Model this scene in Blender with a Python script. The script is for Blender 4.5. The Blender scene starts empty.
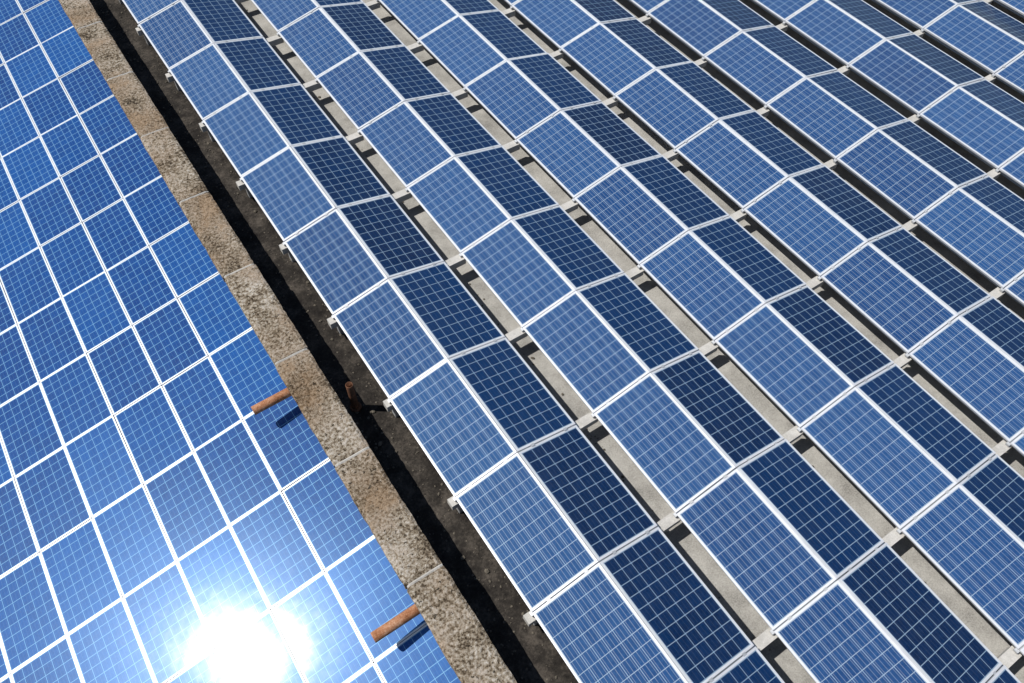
import bpy, math, random, numpy as np
from mathutils import Matrix, Vector, noise
random.seed(7)
sc=bpy.context.scene
F=776.6146
R=np.array([[0.830084,-0.557379,0.017002],[-0.450762,-0.688629,-0.567982],[0.32829,0.463809,-0.822865]])
C=np.array([-1.705,-3.5101,8.9773])
A_,H_,W_=.93,.2091,2.1478
XO=-.014
P=1.67
def ray(x,y): return R.T@np.array([(x-512)/F,(y-341.5)/F,1.])
def unproj(x,y,z):
    d=ray(x,y);return C+d*(z-C[2])/d[2]
# low roof array survey: s0,y0,tilt,cross pitch,long pitch
LX,LZ=-1.0,-.42
LP=(.003,1.549,.195,.77,1.275)
TH=LP[2]
nL=np.array([-math.sin(TH),0,math.cos(TH)])
d=ray(248,657);d/=np.linalg.norm(d)
sun=d-2*(d@nL)*nL
el=math.asin(sun[2]);az=math.atan2(sun[0],sun[1])

# ---------- helpers
def link(o,parent=None):
    sc.collection.objects.link(o)
    if parent: o.parent=parent
    return o
def empty(name):
    e=bpy.data.objects.new(name,None);return link(e)
class MB:
    def __init__(s): s.v=[];s.f=[];s.uv=[];s.mi=[];s.at=[]
    def quad(s,pts,mi=0,uv=None,at=0.):
        b=len(s.v);s.v+= [tuple(q) for q in pts];s.f.append(tuple(range(b,b+len(pts))))
        s.mi.append(mi);s.uv.append(uv or [(0,0)]*len(pts));s.at.append(at)
    def box(s,o,ex,ey,ez,mi=0,at=0.):
        o=np.array(o,float);ex=np.array(ex,float);ey=np.array(ey,float);ez=np.array(ez,float)
        c=[o,o+ex,o+ex+ey,o+ey,o+ez,o+ex+ez,o+ex+ey+ez,o+ey+ez]
        for f in [(0,3,2,1),(4,5,6,7),(0,1,5,4),(1,2,6,5),(2,3,7,6),(3,0,4,7)]:
            s.quad([c[i] for i in f],mi,None,at)
    def obj(s,name,mats,parent=None):
        me=bpy.data.meshes.new(name);me.from_pydata(s.v,[],s.f)
        for m in mats: me.materials.append(m)
        me.polygons.foreach_set('material_index',s.mi)
        ul=me.uv_layers.new(name='UVMap')
        ul.data.foreach_set('uv',[c for u in s.uv for q in u for c in q])
        a=me.attributes.new('mod','FLOAT','FACE');a.data.foreach_set('value',s.at)
        me.update();return link(bpy.data.objects.new(name,me),parent)

# ---------- materials
def newmat(name):
    m=bpy.data.materials.new(name);m.use_nodes=True
    nt=m.node_tree;b=nt.nodes['Principled BSDF'];return m,nt,b
def N(nt,t,**kw):
    n=nt.nodes.new(t)
    for k,v in kw.items(): setattr(n,k,v)
    return n
def M(nt,op,a,b=None,c=None,clamp=False):
    n=N(nt,'ShaderNodeMath',operation=op,use_clamp=clamp)
    for i,x in enumerate((a,b,c)):
        if x is None: continue
        if isinstance(x,(int,float)): n.inputs[i].default_value=x
        else: nt.links.new(x,n.inputs[i])
    return n.outputs[0]
def MIX(nt,fac,a,b,blend='MIX'):
    n=N(nt,'ShaderNodeMix',data_type='RGBA',blend_type=blend)
    for sock,x in ((n.inputs[0],fac),(n.inputs[6],a),(n.inputs[7],b)):
        if isinstance(x,(int,float)): sock.default_value=x
        elif isinstance(x,tuple): sock.default_value=(*x,1)
        else: nt.links.new(x,sock)
    return n.outputs[2]
def RAMP(nt,x,stops):
    n=N(nt,'ShaderNodeValToRGB');nt.links.new(x,n.inputs[0]);e=n.color_ramp.elements
    e[0].position,e[0].color=stops[0][0],(*stops[0][1],1)
    e[1].position,e[1].color=stops[-1][0],(*stops[-1][1],1)
    for pz,c in stops[1:-1]:
        q=e.new(pz);q.color=(*c,1)
    return n.outputs[0]
def NOISE(nt,vec,scale,detail=5,rough=.6):
    n=N(nt,'ShaderNodeTexNoise');n.inputs['Scale'].default_value=scale;n.inputs['Detail'].default_value=detail;n.inputs['Roughness'].default_value=rough
    nt.links.new(vec,n.inputs['Vector']);return n.outputs[0]

def cellmat(name,c1,c2,line,NU,NV,lw,bus,busc,rough,coat_r,linef=.8,spec=.2,coat=1.,tint=(.25,.55,1)):
    m,nt,b=newmat(name)
    uv=N(nt,'ShaderNodeUVMap',uv_map='UVMap').outputs[0]
    sp=N(nt,'ShaderNodeSeparateXYZ');nt.links.new(uv,sp.inputs[0]);u,v=sp.outputs[0],sp.outputs[1]
    geo=N(nt,'ShaderNodeTexCoord').outputs['Object']
    at=N(nt,'ShaderNodeAttribute',attribute_name='mod').outputs['Fac']
    fu=M(nt,'FRACT',u);fv=M(nt,'FRACT',v)
    du=M(nt,'MINIMUM',fu,M(nt,'SUBTRACT',1.,fu));dv=M(nt,'MINIMUM',fv,M(nt,'SUBTRACT',1.,fv))
    dm=M(nt,'MINIMUM',du,dv)
    gl=M(nt,'LESS_THAN',dm,lw)
    ins=M(nt,'MULTIPLY',M(nt,'MULTIPLY',M(nt,'GREATER_THAN',u,-lw),M(nt,'LESS_THAN',u,NU+lw)),M(nt,'MULTIPLY',M(nt,'GREATER_THAN',v,-lw),M(nt,'LESS_THAN',v,NV+lw)))
    f3=M(nt,'FRACT',M(nt,'MULTIPLY',fv,3.));bb=M(nt,'LESS_THAN',M(nt,'ABSOLUTE',M(nt,'SUBTRACT',f3,.5)),bus)
    cmb=N(nt,'ShaderNodeCombineXYZ');nt.links.new(M(nt,'FLOOR',u),cmb.inputs[0]);nt.links.new(M(nt,'FLOOR',v),cmb.inputs[1]);nt.links.new(M(nt,'MULTIPLY',at,97.),cmb.inputs[2])
    wn=N(nt,'ShaderNodeTexWhiteNoise',noise_dimensions='3D');nt.links.new(cmb.outputs[0],wn.inputs['Vector'])
    vo=N(nt,'ShaderNodeTexVoronoi');vo.inputs['Scale'].default_value=55;nt.links.new(geo,vo.inputs['Vector'])
    vs=N(nt,'ShaderNodeSeparateColor');nt.links.new(vo.outputs['Color'],vs.inputs[0])
    t=M(nt,'ADD',M(nt,'MULTIPLY',wn.outputs[0],.2),M(nt,'ADD',M(nt,'MULTIPLY',vs.outputs[0],.3),M(nt,'MULTIPLY',at,.5)))
    cell=MIX(nt,t,c1,c2)
    cell=MIX(nt,M(nt,'MULTIPLY',bb,busc),cell,(.5,.55,.6))
    col=MIX(nt,M(nt,'MULTIPLY',gl,linef),cell,line)
    col=MIX(nt,ins,(.55,.58,.62),col)
    dn=NOISE(nt,geo,1.3,3,.65);dn2=NOISE(nt,geo,9.,3,.6)
    dust=M(nt,'MULTIPLY',M(nt,'MULTIPLY',dn,dn2),.09,clamp=True)
    col=MIX(nt,dust,col,(.3,.32,.33))
    nt.links.new(col,b.inputs['Base Color'])
    b.inputs['Roughness'].default_value=rough
    b.inputs['Specular IOR Level'].default_value=spec
    b.inputs['Specular Tint'].default_value=(*tint,1)
    b.inputs['Coat Weight'].default_value=coat
    b.inputs['Coat IOR'].default_value=1.33
    nt.links.new(M(nt,'ADD',M(nt,'MULTIPLY',dn2,.06),coat_r-.03),b.inputs['Coat Roughness'])
    bp=N(nt,'ShaderNodeBump');bp.inputs['Strength'].default_value=.1;bp.inputs['Distance'].default_value=.01
    nt.links.new(NOISE(nt,geo,3.,1,.5),bp.inputs['Height']);nt.links.new(bp.outputs[0],b.inputs['Coat Normal'])
    return m
m_lit=cellmat('cells_painted_lit',(.005,.038,.14),(.026,.098,.26),(.36,.46,.55),10,6,.025,.055,.36,.42,.12,.8,.2,.8,(.4,.7,1))  # sunlit copy of the tent cells: brighter light painted into the base colour
m_shade=cellmat('cells_painted_shade',(.001,.012,.05),(.004,.036,.125),(.28,.4,.52),10,6,.027,.03,.08,.4,.1,.85,.08,.4)  # shaded copy of the tent cells: away-from-sun shade painted in as darker navy
m_left=cellmat('cells_low_roof',(.001,.028,.15),(.006,.09,.33),(.2,.42,.62),9,6,.03,.04,.1,.3,.1,.8,.3,.55,(.35,.6,1))
def metal(name,c,r,me=.5):
    m,nt,b=newmat(name);geo=N(nt,'ShaderNodeTexCoord').outputs['Object']
    n=NOISE(nt,geo,6.,4,.6)
    nt.links.new(MIX(nt,n,tuple(x*.8 for x in c),c),b.inputs['Base Color']);b.inputs['Metallic'].default_value=me
    nt.links.new(M(nt,'ADD',M(nt,'MULTIPLY',n,.2),r-.1),b.inputs['Roughness']);return m
m_al=metal('anodised_aluminium',(.85,.86,.88),.42,.2)
m_rail=metal('galvanised_rail',(.6,.61,.62),.5,.3)

def concrete(name,stops,scale=4.,fine=45.,bump=.6,speck=.5,dist=.02):
    m,nt,b=newmat(name);geo=N(nt,'ShaderNodeTexCoord').outputs['Object']
    a=NOISE(nt,geo,scale,6,.7);f=NOISE(nt,geo,fine,5,.75)
    x=M(nt,'ADD',M(nt,'MULTIPLY',a,1-speck),M(nt,'MULTIPLY',f,speck))
    nt.links.new(RAMP(nt,x,stops),b.inputs['Base Color']);b.inputs['Roughness'].default_value=.92
    b.inputs['Specular IOR Level'].default_value=.2
    bp=N(nt,'ShaderNodeBump');bp.inputs['Strength'].default_value=bump;bp.inputs['Distance'].default_value=dist
    nt.links.new(f,bp.inputs['Height']);nt.links.new(bp.outputs[0],b.inputs['Normal']);return m
m_par=concrete('weathered_coping',[(.4,(.035,.025,.016)),(.445,(.15,.11,.07)),(.485,(.32,.26,.185)),(.535,(.5,.44,.36)),(.6,(.68,.63,.56))],2.2,26.,.9,.55,.03)
nt=m_par.node_tree;b=nt.nodes['Principled BSDF'];src=b.inputs['Base Color'].links[0].from_socket
geo=N(nt,'ShaderNodeTexCoord').outputs['Object']
bl=RAMP(nt,NOISE(nt,geo,1.1,5,.65),[(.42,(1,1,1)),(.62,(.58,.46,.35))])
s2=MIX(nt,1.,src,bl,'MULTIPLY');sp2=RAMP(nt,NOISE(nt,geo,17.,3,.8),[(.6,(0,0,0)),(.66,(1,1,1))])
s2=MIX(nt,sp2,s2,(.035,.028,.018));nt.links.new(s2,b.inputs['Base Color'])
m_mortar=concrete('mortar',[(.35,(.4,.37,.33)),(.65,(.62,.59,.53))])
m_wall=concrete('render_wall',[(.35,(.3,.27,.23)),(.65,(.45,.42,.37))])
m_floor=concrete('roof_screed',[(.36,(.2,.19,.175)),(.5,(.38,.365,.335)),(.65,(.55,.53,.49))],2.2,50.,.5,.5)
m_gut=concrete('felt_painted_shadow',[(.38,(.012,.01,.009)),(.5,(.036,.031,.026)),(.62,(.1,.085,.07))],3.,30.,.6,.4)  # dark brown felt, darkened further to paint in the parapet's shadow
m_block=concrete('concrete_block',[(.35,(.42,.4,.36)),(.65,(.66,.63,.58))],6.,60.,.3,.5,.005)
m_rust=concrete('rusty_pipe',[(.38,(.2,.075,.03)),(.5,(.4,.18,.09)),(.64,(.6,.38,.25))],9.,60.,.4,.5,.004)
m_drust=concrete('dark_rusty_pipe',[(.38,(.06,.03,.018)),(.64,(.24,.11,.06))],9.,60.,.4,.5,.004)
m_tile=concrete('low_roof_sheet',[(.35,(.2,.2,.2)),(.65,(.32,.32,.32))])
m_peb=concrete('pebble',[(.35,(.05,.045,.035)),(.65,(.22,.19,.15))],12.,60.)
m_grass=concrete('grass_ground',[(.35,(.03,.05,.015)),(.5,(.06,.09,.03)),(.65,(.12,.12,.06))],.05,2.,.3)

# ---------- module builder
TK=.035
def module(mb_g,mb_f,o,eu,ev,en,LU,LV,NU,NV,at,jit=.004,FR=.024,mg=.01):
    o=np.array(o,float)
    j1=random.uniform(-jit,jit);j2=random.uniform(-jit,jit)
    ev2=ev+en*j1;eu2=eu+en*j2;ev2/=np.linalg.norm(ev2);eu2/=np.linalg.norm(eu2)
    n2=np.cross(eu2,ev2);n2/=np.linalg.norm(n2)
    if n2@en<0: n2=-n2
    z=-n2*TK
    mb_f.box(o,eu2*LU,ev2*FR,z);mb_f.box(o+ev2*(LV-FR),eu2*LU,ev2*FR,z)
    mb_f.box(o+ev2*FR,eu2*FR,ev2*(LV-2*FR),z);mb_f.box(o+ev2*FR+eu2*(LU-FR),eu2*FR,ev2*(LV-2*FR),z)
    g=o-n2*.0025
    i0=FR-.003
    q=[g+eu2*i0+ev2*i0,g+eu2*(LU-i0)+ev2*i0,g+eu2*(LU-i0)+ev2*(LV-i0),g+eu2*i0+ev2*(LV-i0)]
    cu=(LU-2*FR-2*mg)/NU;cv=(LV-2*FR-2*mg)/NV
    def U(s): return (s-FR-mg)/cu
    def V(s): return (s-FR-mg)/cv
    uv=[(U(i0),V(i0)),(U(LU-i0),V(i0)),(U(LU-i0),V(LV-i0)),(U(i0),V(LV-i0))]
    if np.cross(q[1]-q[0],q[2]-q[1])@en<0: q=q[::-1];uv=uv[::-1]
    mb_g.quad(q,0,uv,at)
    b=[p-n2*.03 for p in q][::-1];mb_f.quad(b)

SL=math.hypot(A_,H_)
YV=np.array([0,1.,0])
evL=np.array([A_,0,H_])/SL;nLft=np.array([-H_,0,A_])/SL
evR=np.array([A_,0,-H_])/SL;nRgt=np.array([H_,0,A_])/SL
FZ=-.46
J0,J1=-16,5
NR=12
for n in range(NR):
    root=empty('solar_panel_row')
    g1,g2,fr,rl,bl=MB(),MB(),MB(),MB(),MB()
    LV=SL-.008;LU=P-.016
    for j in range(J0,J1):
        y=-P*(j+1)+.008
        x=n*W_+XO
        module(g1,fr,(x,y,0),YV,evL,nLft,LU,LV,10,6,random.random(),.006)
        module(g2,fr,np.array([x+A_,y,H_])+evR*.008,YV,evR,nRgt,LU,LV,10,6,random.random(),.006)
    for j in range(J0,J1+1):
        y=-P*j
        x=n*W_+XO
        w=.05
        rl.box(np.array([x-.03,y-w/2,-.0])-nLft*.042-evL*.0,YV*w,evL*(SL+.015),-nLft*.04)
        rl.box(np.array([x+A_+.006,y-w/2,H_])-nRgt*.042,YV*w,evR*(SL+.01),-nRgt*.04)
        for s in (.22,.78):
            rl.box(np.array([x,y-.018,0])+evL*SL*s+nLft*.003,YV*.036,evL*.05,nLft*.004)
            rl.box(np.array([x+A_,y-.018,H_])+evR*SL*s+nRgt*.003,YV*.036,evR*.05,nRgt*.004)
        rl.box((x+A_-.02,y-.02,FZ),(.04,0,0),(0,.04,0),(0,0,H_-FZ-.1))
        jx=random.uniform(-.015,.015);jy=random.uniform(-.02,.02);hh=random.uniform(-.01,.01)
        if n==0:
            bl.box((x-.085+jx,y-.065+jy,-.2),(.25,0,0),(0,.12,0),(0,0,.11+hh))
            rl.box((x+.02,y-.05,FZ),(.1,0,0),(0,.1,0),(0,0,-.2-FZ))
        bl.box((x+2*A_-.05+jx,y-.065+jy,-.2),(W_-2*A_+.1,0,0),(0,.13,0),(0,0,.115+hh))
        rl.box((x+2*A_-.04,y-.05,FZ),(.1,0,0),(0,.1,0),(0,0,-.2-FZ))
    y0=-P*J1;ln=P*(J1-J0)
    rl.box((x+.06,y0,-.11),(.04,0,0),(0,ln,0),(0,0,.04));rl.box((x+2*A_-.1,y0,-.11),(.04,0,0),(0,ln,0),(0,0,.04))
    g1.obj('modules_sunward',[m_lit],root);g2.obj('modules_leeward',[m_shade],root)
    fr.obj('module_frames',[m_al],root);rl.obj('support_rails',[m_rail],root)
    b=bl.obj('ballast_blocks',[m_block],root)
    bm=b.modifiers.new('bevel','BEVEL');bm.width=.008;bm.segments=2

# ---------- low roof array
root=empty('solar_panel_array')
g,fr,rl=MB(),MB(),MB()
s0,y0,th,pu,pv=LP
ct,st=math.cos(th),math.sin(th)
evv=np.array([-ct,0,-st]);nn=np.array([-st,0,ct])
base=np.array([LX,0,LZ])
imin=-int(math.floor((s0+.15)/pu));imax=imin+15
for i in range(imin,imax):
    for k in range(-22,6):
        o=base+evv*(s0+i*pu+.005)+np.array([0,y0-(k+1)*pv+.005,0])
        module(g,fr,o,YV,evv,nn,pv-.01,pu-.01,9,6,random.random(),.009,.017,.006)
for k in range(-22,7):
    o=base+evv*(s0+imin*pu)+np.array([0,y0-k*pv-.015,0])-nn*.05
    rl.box(o,YV*.03,evv*(15*pu),-nn*.04)
for i in range(imin,imax+1):
    o=base+evv*(s0+i*pu-.012)+np.array([0,y0-6*pv,0])-nn*.047
    rl.box(o,YV*(28*pv),evv*.024,-nn*.03)
g.obj('modules',[m_left],root);fr.obj('module_frames',[m_al],root);rl.obj('support_rails',[m_rail],root)

# ---------- building & setting
YA,YB=-11.,31.
PX0,PX1,PZ=-1.07,-.58,.16
bd=empty('roof_building')
mb=MB();mb.box((PX0+.12,YA,-9),(29,0,0),(0,YB-YA,0),(0,0,9+FZ));mb.obj('roof_slab',[m_floor],bd)
mb=MB();mb.box((PX1-.03,YA+.1,FZ+.004),(.74,0,0),(0,YB-YA-.2,0),(0,0,.006));mb.obj('gutter_painted_shadow',[m_gut],bd)  # gutter strip whose dark colour extends the parapet's cast shadow
lr=empty('low_roof_building')
mb=MB()
o=base-nn*.16+np.array([0,YA,0])
mb.box(o+evv*(-.02),evv*14.5,YV*(YB-YA),-nn*.15);mb.obj('pitched_roof',[m_tile],lr)
mb=MB();mb.box((PX0-13.6,YA+.2,-9),(13.7,0,0),(0,YB-YA-.4,0),(0,0,5.5));mb.obj('walls',[m_wall],lr)
mb=MB();mb.box((-1500,-1500,-9.01),(3000,0,0),(0,3000,0),(0,0,.01));mb.obj('ground',[m_grass])
# parapet
pr=empty('parapet_wall')
mb=MB();mb.box((PX0+.04,YA+.01,-8.9),(.4,0,0),(0,YB-YA-.02,0),(0,0,8.9+PZ-.12));mb.obj('wall_core',[m_wall],pr)
me=bpy.data.meshes.new('coping');V=[];Fc=[];MI=[]
def slab(ya,yb,mi,top,inset=0.,dx=0.):
    nx=12;ny=max(2,int((yb-ya)/.04));b=len(V)
    prof=[(PX0+inset,PZ-.13)]+[(PX0+inset+(PX1-PX0-2*inset)*t/nx,top) for t in range(nx+1)]+[(PX1-inset,PZ-.13)]
    m=len(prof)
    for q in range(ny+1):
        yy=ya+(yb-ya)*q/ny
        for t,(xx,zz) in enumerate(prof):
            pt=Vector((xx,yy,zz))
            n1=noise.noise(pt*3.);n2=noise.noise(pt*16.);n3=noise.noise(pt*12+Vector((5,5,5)))
            if t in(0,1,m-1,m-2): xx+=n1*.008+n3*.009
            if t in(1,m-2): zz-=.012+abs(n2)*.02
            zz+=n2*.006+n1*.008
            if q in(0,ny): zz-=.008
            V.append((xx+dx,yy,zz))
    for q in range(ny):
        for t in range(m-1):
            a=b+q*m+t;Fc.append((a,a+m,a+m+1,a+1));MI.append(mi)
    Fc.append(tuple(b+t for t in range(m)));MI.append(mi)
    Fc.append(tuple(b+ny*m+t for t in range(m))[::-1]);MI.append(mi)
js=sorted([unproj(292,355,PZ)[1],unproj(355,457,PZ)[1],unproj(425,575,PZ)[1]])
step=(js[2]-js[0])/2
start=js[0]-step*math.ceil((js[0]-YA)/step)
while start<YB:
    L=step;a=start+.018;bq=start+L-.018
    slab(a,bq,0,PZ+random.uniform(-.006,.006),0.,random.uniform(-.008,.008));slab(bq+.001,bq+.035,1,PZ-.002,.01)
    start+=L
me.from_pydata(V,[],Fc);me.materials.append(m_par);me.materials.append(m_mortar);me.polygons.foreach_set('material_index',MI);me.update()
link(bpy.data.objects.new('coping',me),pr)

# pipes
def tube(name,p0,p1,r,t,mat,parent=None):
    p0=Vector(p0);p1=Vector(p1);ax=(p1-p0);L=ax.length;ax.normalize()
    u=ax.orthogonal().normalized();v=ax.cross(u);n=28;V=[];Fc=[]
    rings=[(0,r-t*.2),(.004,r),(L-.004,r),(L,r-t*.2),(L,r-t),(0,r-t)]
    for z,rr in rings:
        for i in range(n):
            a=2*math.pi*i/n;V.append(p0+ax*z+(u*math.cos(a)+v*math.sin(a))*rr)
    for k in range(6):
        for i in range(n):
            a=k*n+i;b2=k*n+(i+1)%n;c=((k+1)%6)*n+(i+1)%n;d2=((k+1)%6)*n+i;Fc.append((a,b2,c,d2))
    me=bpy.data.meshes.new(name);me.from_pydata(V,[],Fc);me.materials.append(mat);me.update()
    for pl in me.polygons: pl.use_smooth=True
    return link(bpy.data.objects.new(name,me),parent)
for (x,y) in [(253,411),(373,638)]:
    e=empty('drain_pipe')
    q=unproj(x,y,-.12)
    tube('pipe',(q[0],q[1],q[2]),(PX0+.1,q[1],q[2]+.02),.064,.008,m_rust,e)
    tube('collar',(PX0+.02,q[1],q[2]+.017),(PX0+.06,q[1],q[2]+.018),.08,.02,m_rust,e)
e=empty('vent_pipe')
q=unproj(356,408,FZ)
tube('pipe',(q[0],q[1],FZ),(q[0],q[1],.16),.05,.008,m_drust,e)
tube('flange',(q[0],q[1],FZ+.008),(q[0],q[1],FZ+.05),.08,.036,m_drust,e)
# gravel
V=[];Fc=[]
import bmesh
bm=bmesh.new();bmesh.ops.create_icosphere(bm,subdivisions=1,radius=1);bv=[v.co.copy() for v in bm.verts];bf=[[v.index for v in f.verts] for f in bm.faces];bm.free()
def peb(x,y,z,r):
    b=len(V);s=Vector((random.uniform(.7,1.3),random.uniform(.7,1.3),random.uniform(.4,.8)))*r;rz=Matrix.Rotation(random.random()*6.3,3,'Z')
    for v in bv:
        w=rz@Vector((v.x*s.x,v.y*s.y,v.z*s.z))*(1+random.uniform(-.15,.15));V.append((w.x+x,w.y+y,w.z+z+s.z*.5))
    for f in bf: Fc.append([b+i for i in f])
for _ in range(1300):
    peb(random.uniform(PX1+.02,.1),random.uniform(-5,20),FZ+.01,abs(random.gauss(0,.009))+.004)
for n in range(1,9):
    for _ in range(250):
        peb(n*W_-random.uniform(.0,.33),random.uniform(-5,20),FZ,abs(random.gauss(0,.01))+.004)
me=bpy.data.meshes.new('gravel');me.from_pydata(V,[],Fc);me.materials.append(m_peb);link(bpy.data.objects.new('gravel',me))

# ---------- light
w=bpy.data.worlds.new('World');sc.world=w;w.use_nodes=True;nt=w.node_tree
sky=nt.nodes.new('ShaderNodeTexSky');sky.sky_type='NISHITA';sky.sun_disc=False
sky.sun_elevation=el;sky.sun_rotation=az%(2*math.pi);sky.dust_density=.2;sky.air_density=1.;sky.ozone_density=2.
nt.links.new(sky.outputs[0],nt.nodes['Background'].inputs[0]);nt.nodes['Background'].inputs[1].default_value=.075
L=bpy.data.lights.new('sun','SUN');L.energy=4.3;L.angle=math.radians(.53);L.color=(1,.97,.92)
lo_=link(bpy.data.objects.new('sun',L));lo_.rotation_euler=Vector(sun.tolist()).to_track_quat('Z','Y').to_euler()
# ---------- camera
cam=bpy.data.cameras.new('camera');co=link(bpy.data.objects.new('camera',cam));sc.camera=co
cam.sensor_width=36;cam.lens=36*F/1024;cam.clip_end=5000;cam.clip_start=.1
MM=np.eye(4);MM[:3,0]=R[0];MM[:3,1]=-R[1];MM[:3,2]=-R[2];MM[:3,3]=C
co.matrix_world=Matrix(MM.tolist())
sc.view_settings.view_transform='Standard';sc.view_settings.look='None';sc.view_settings.exposure=0
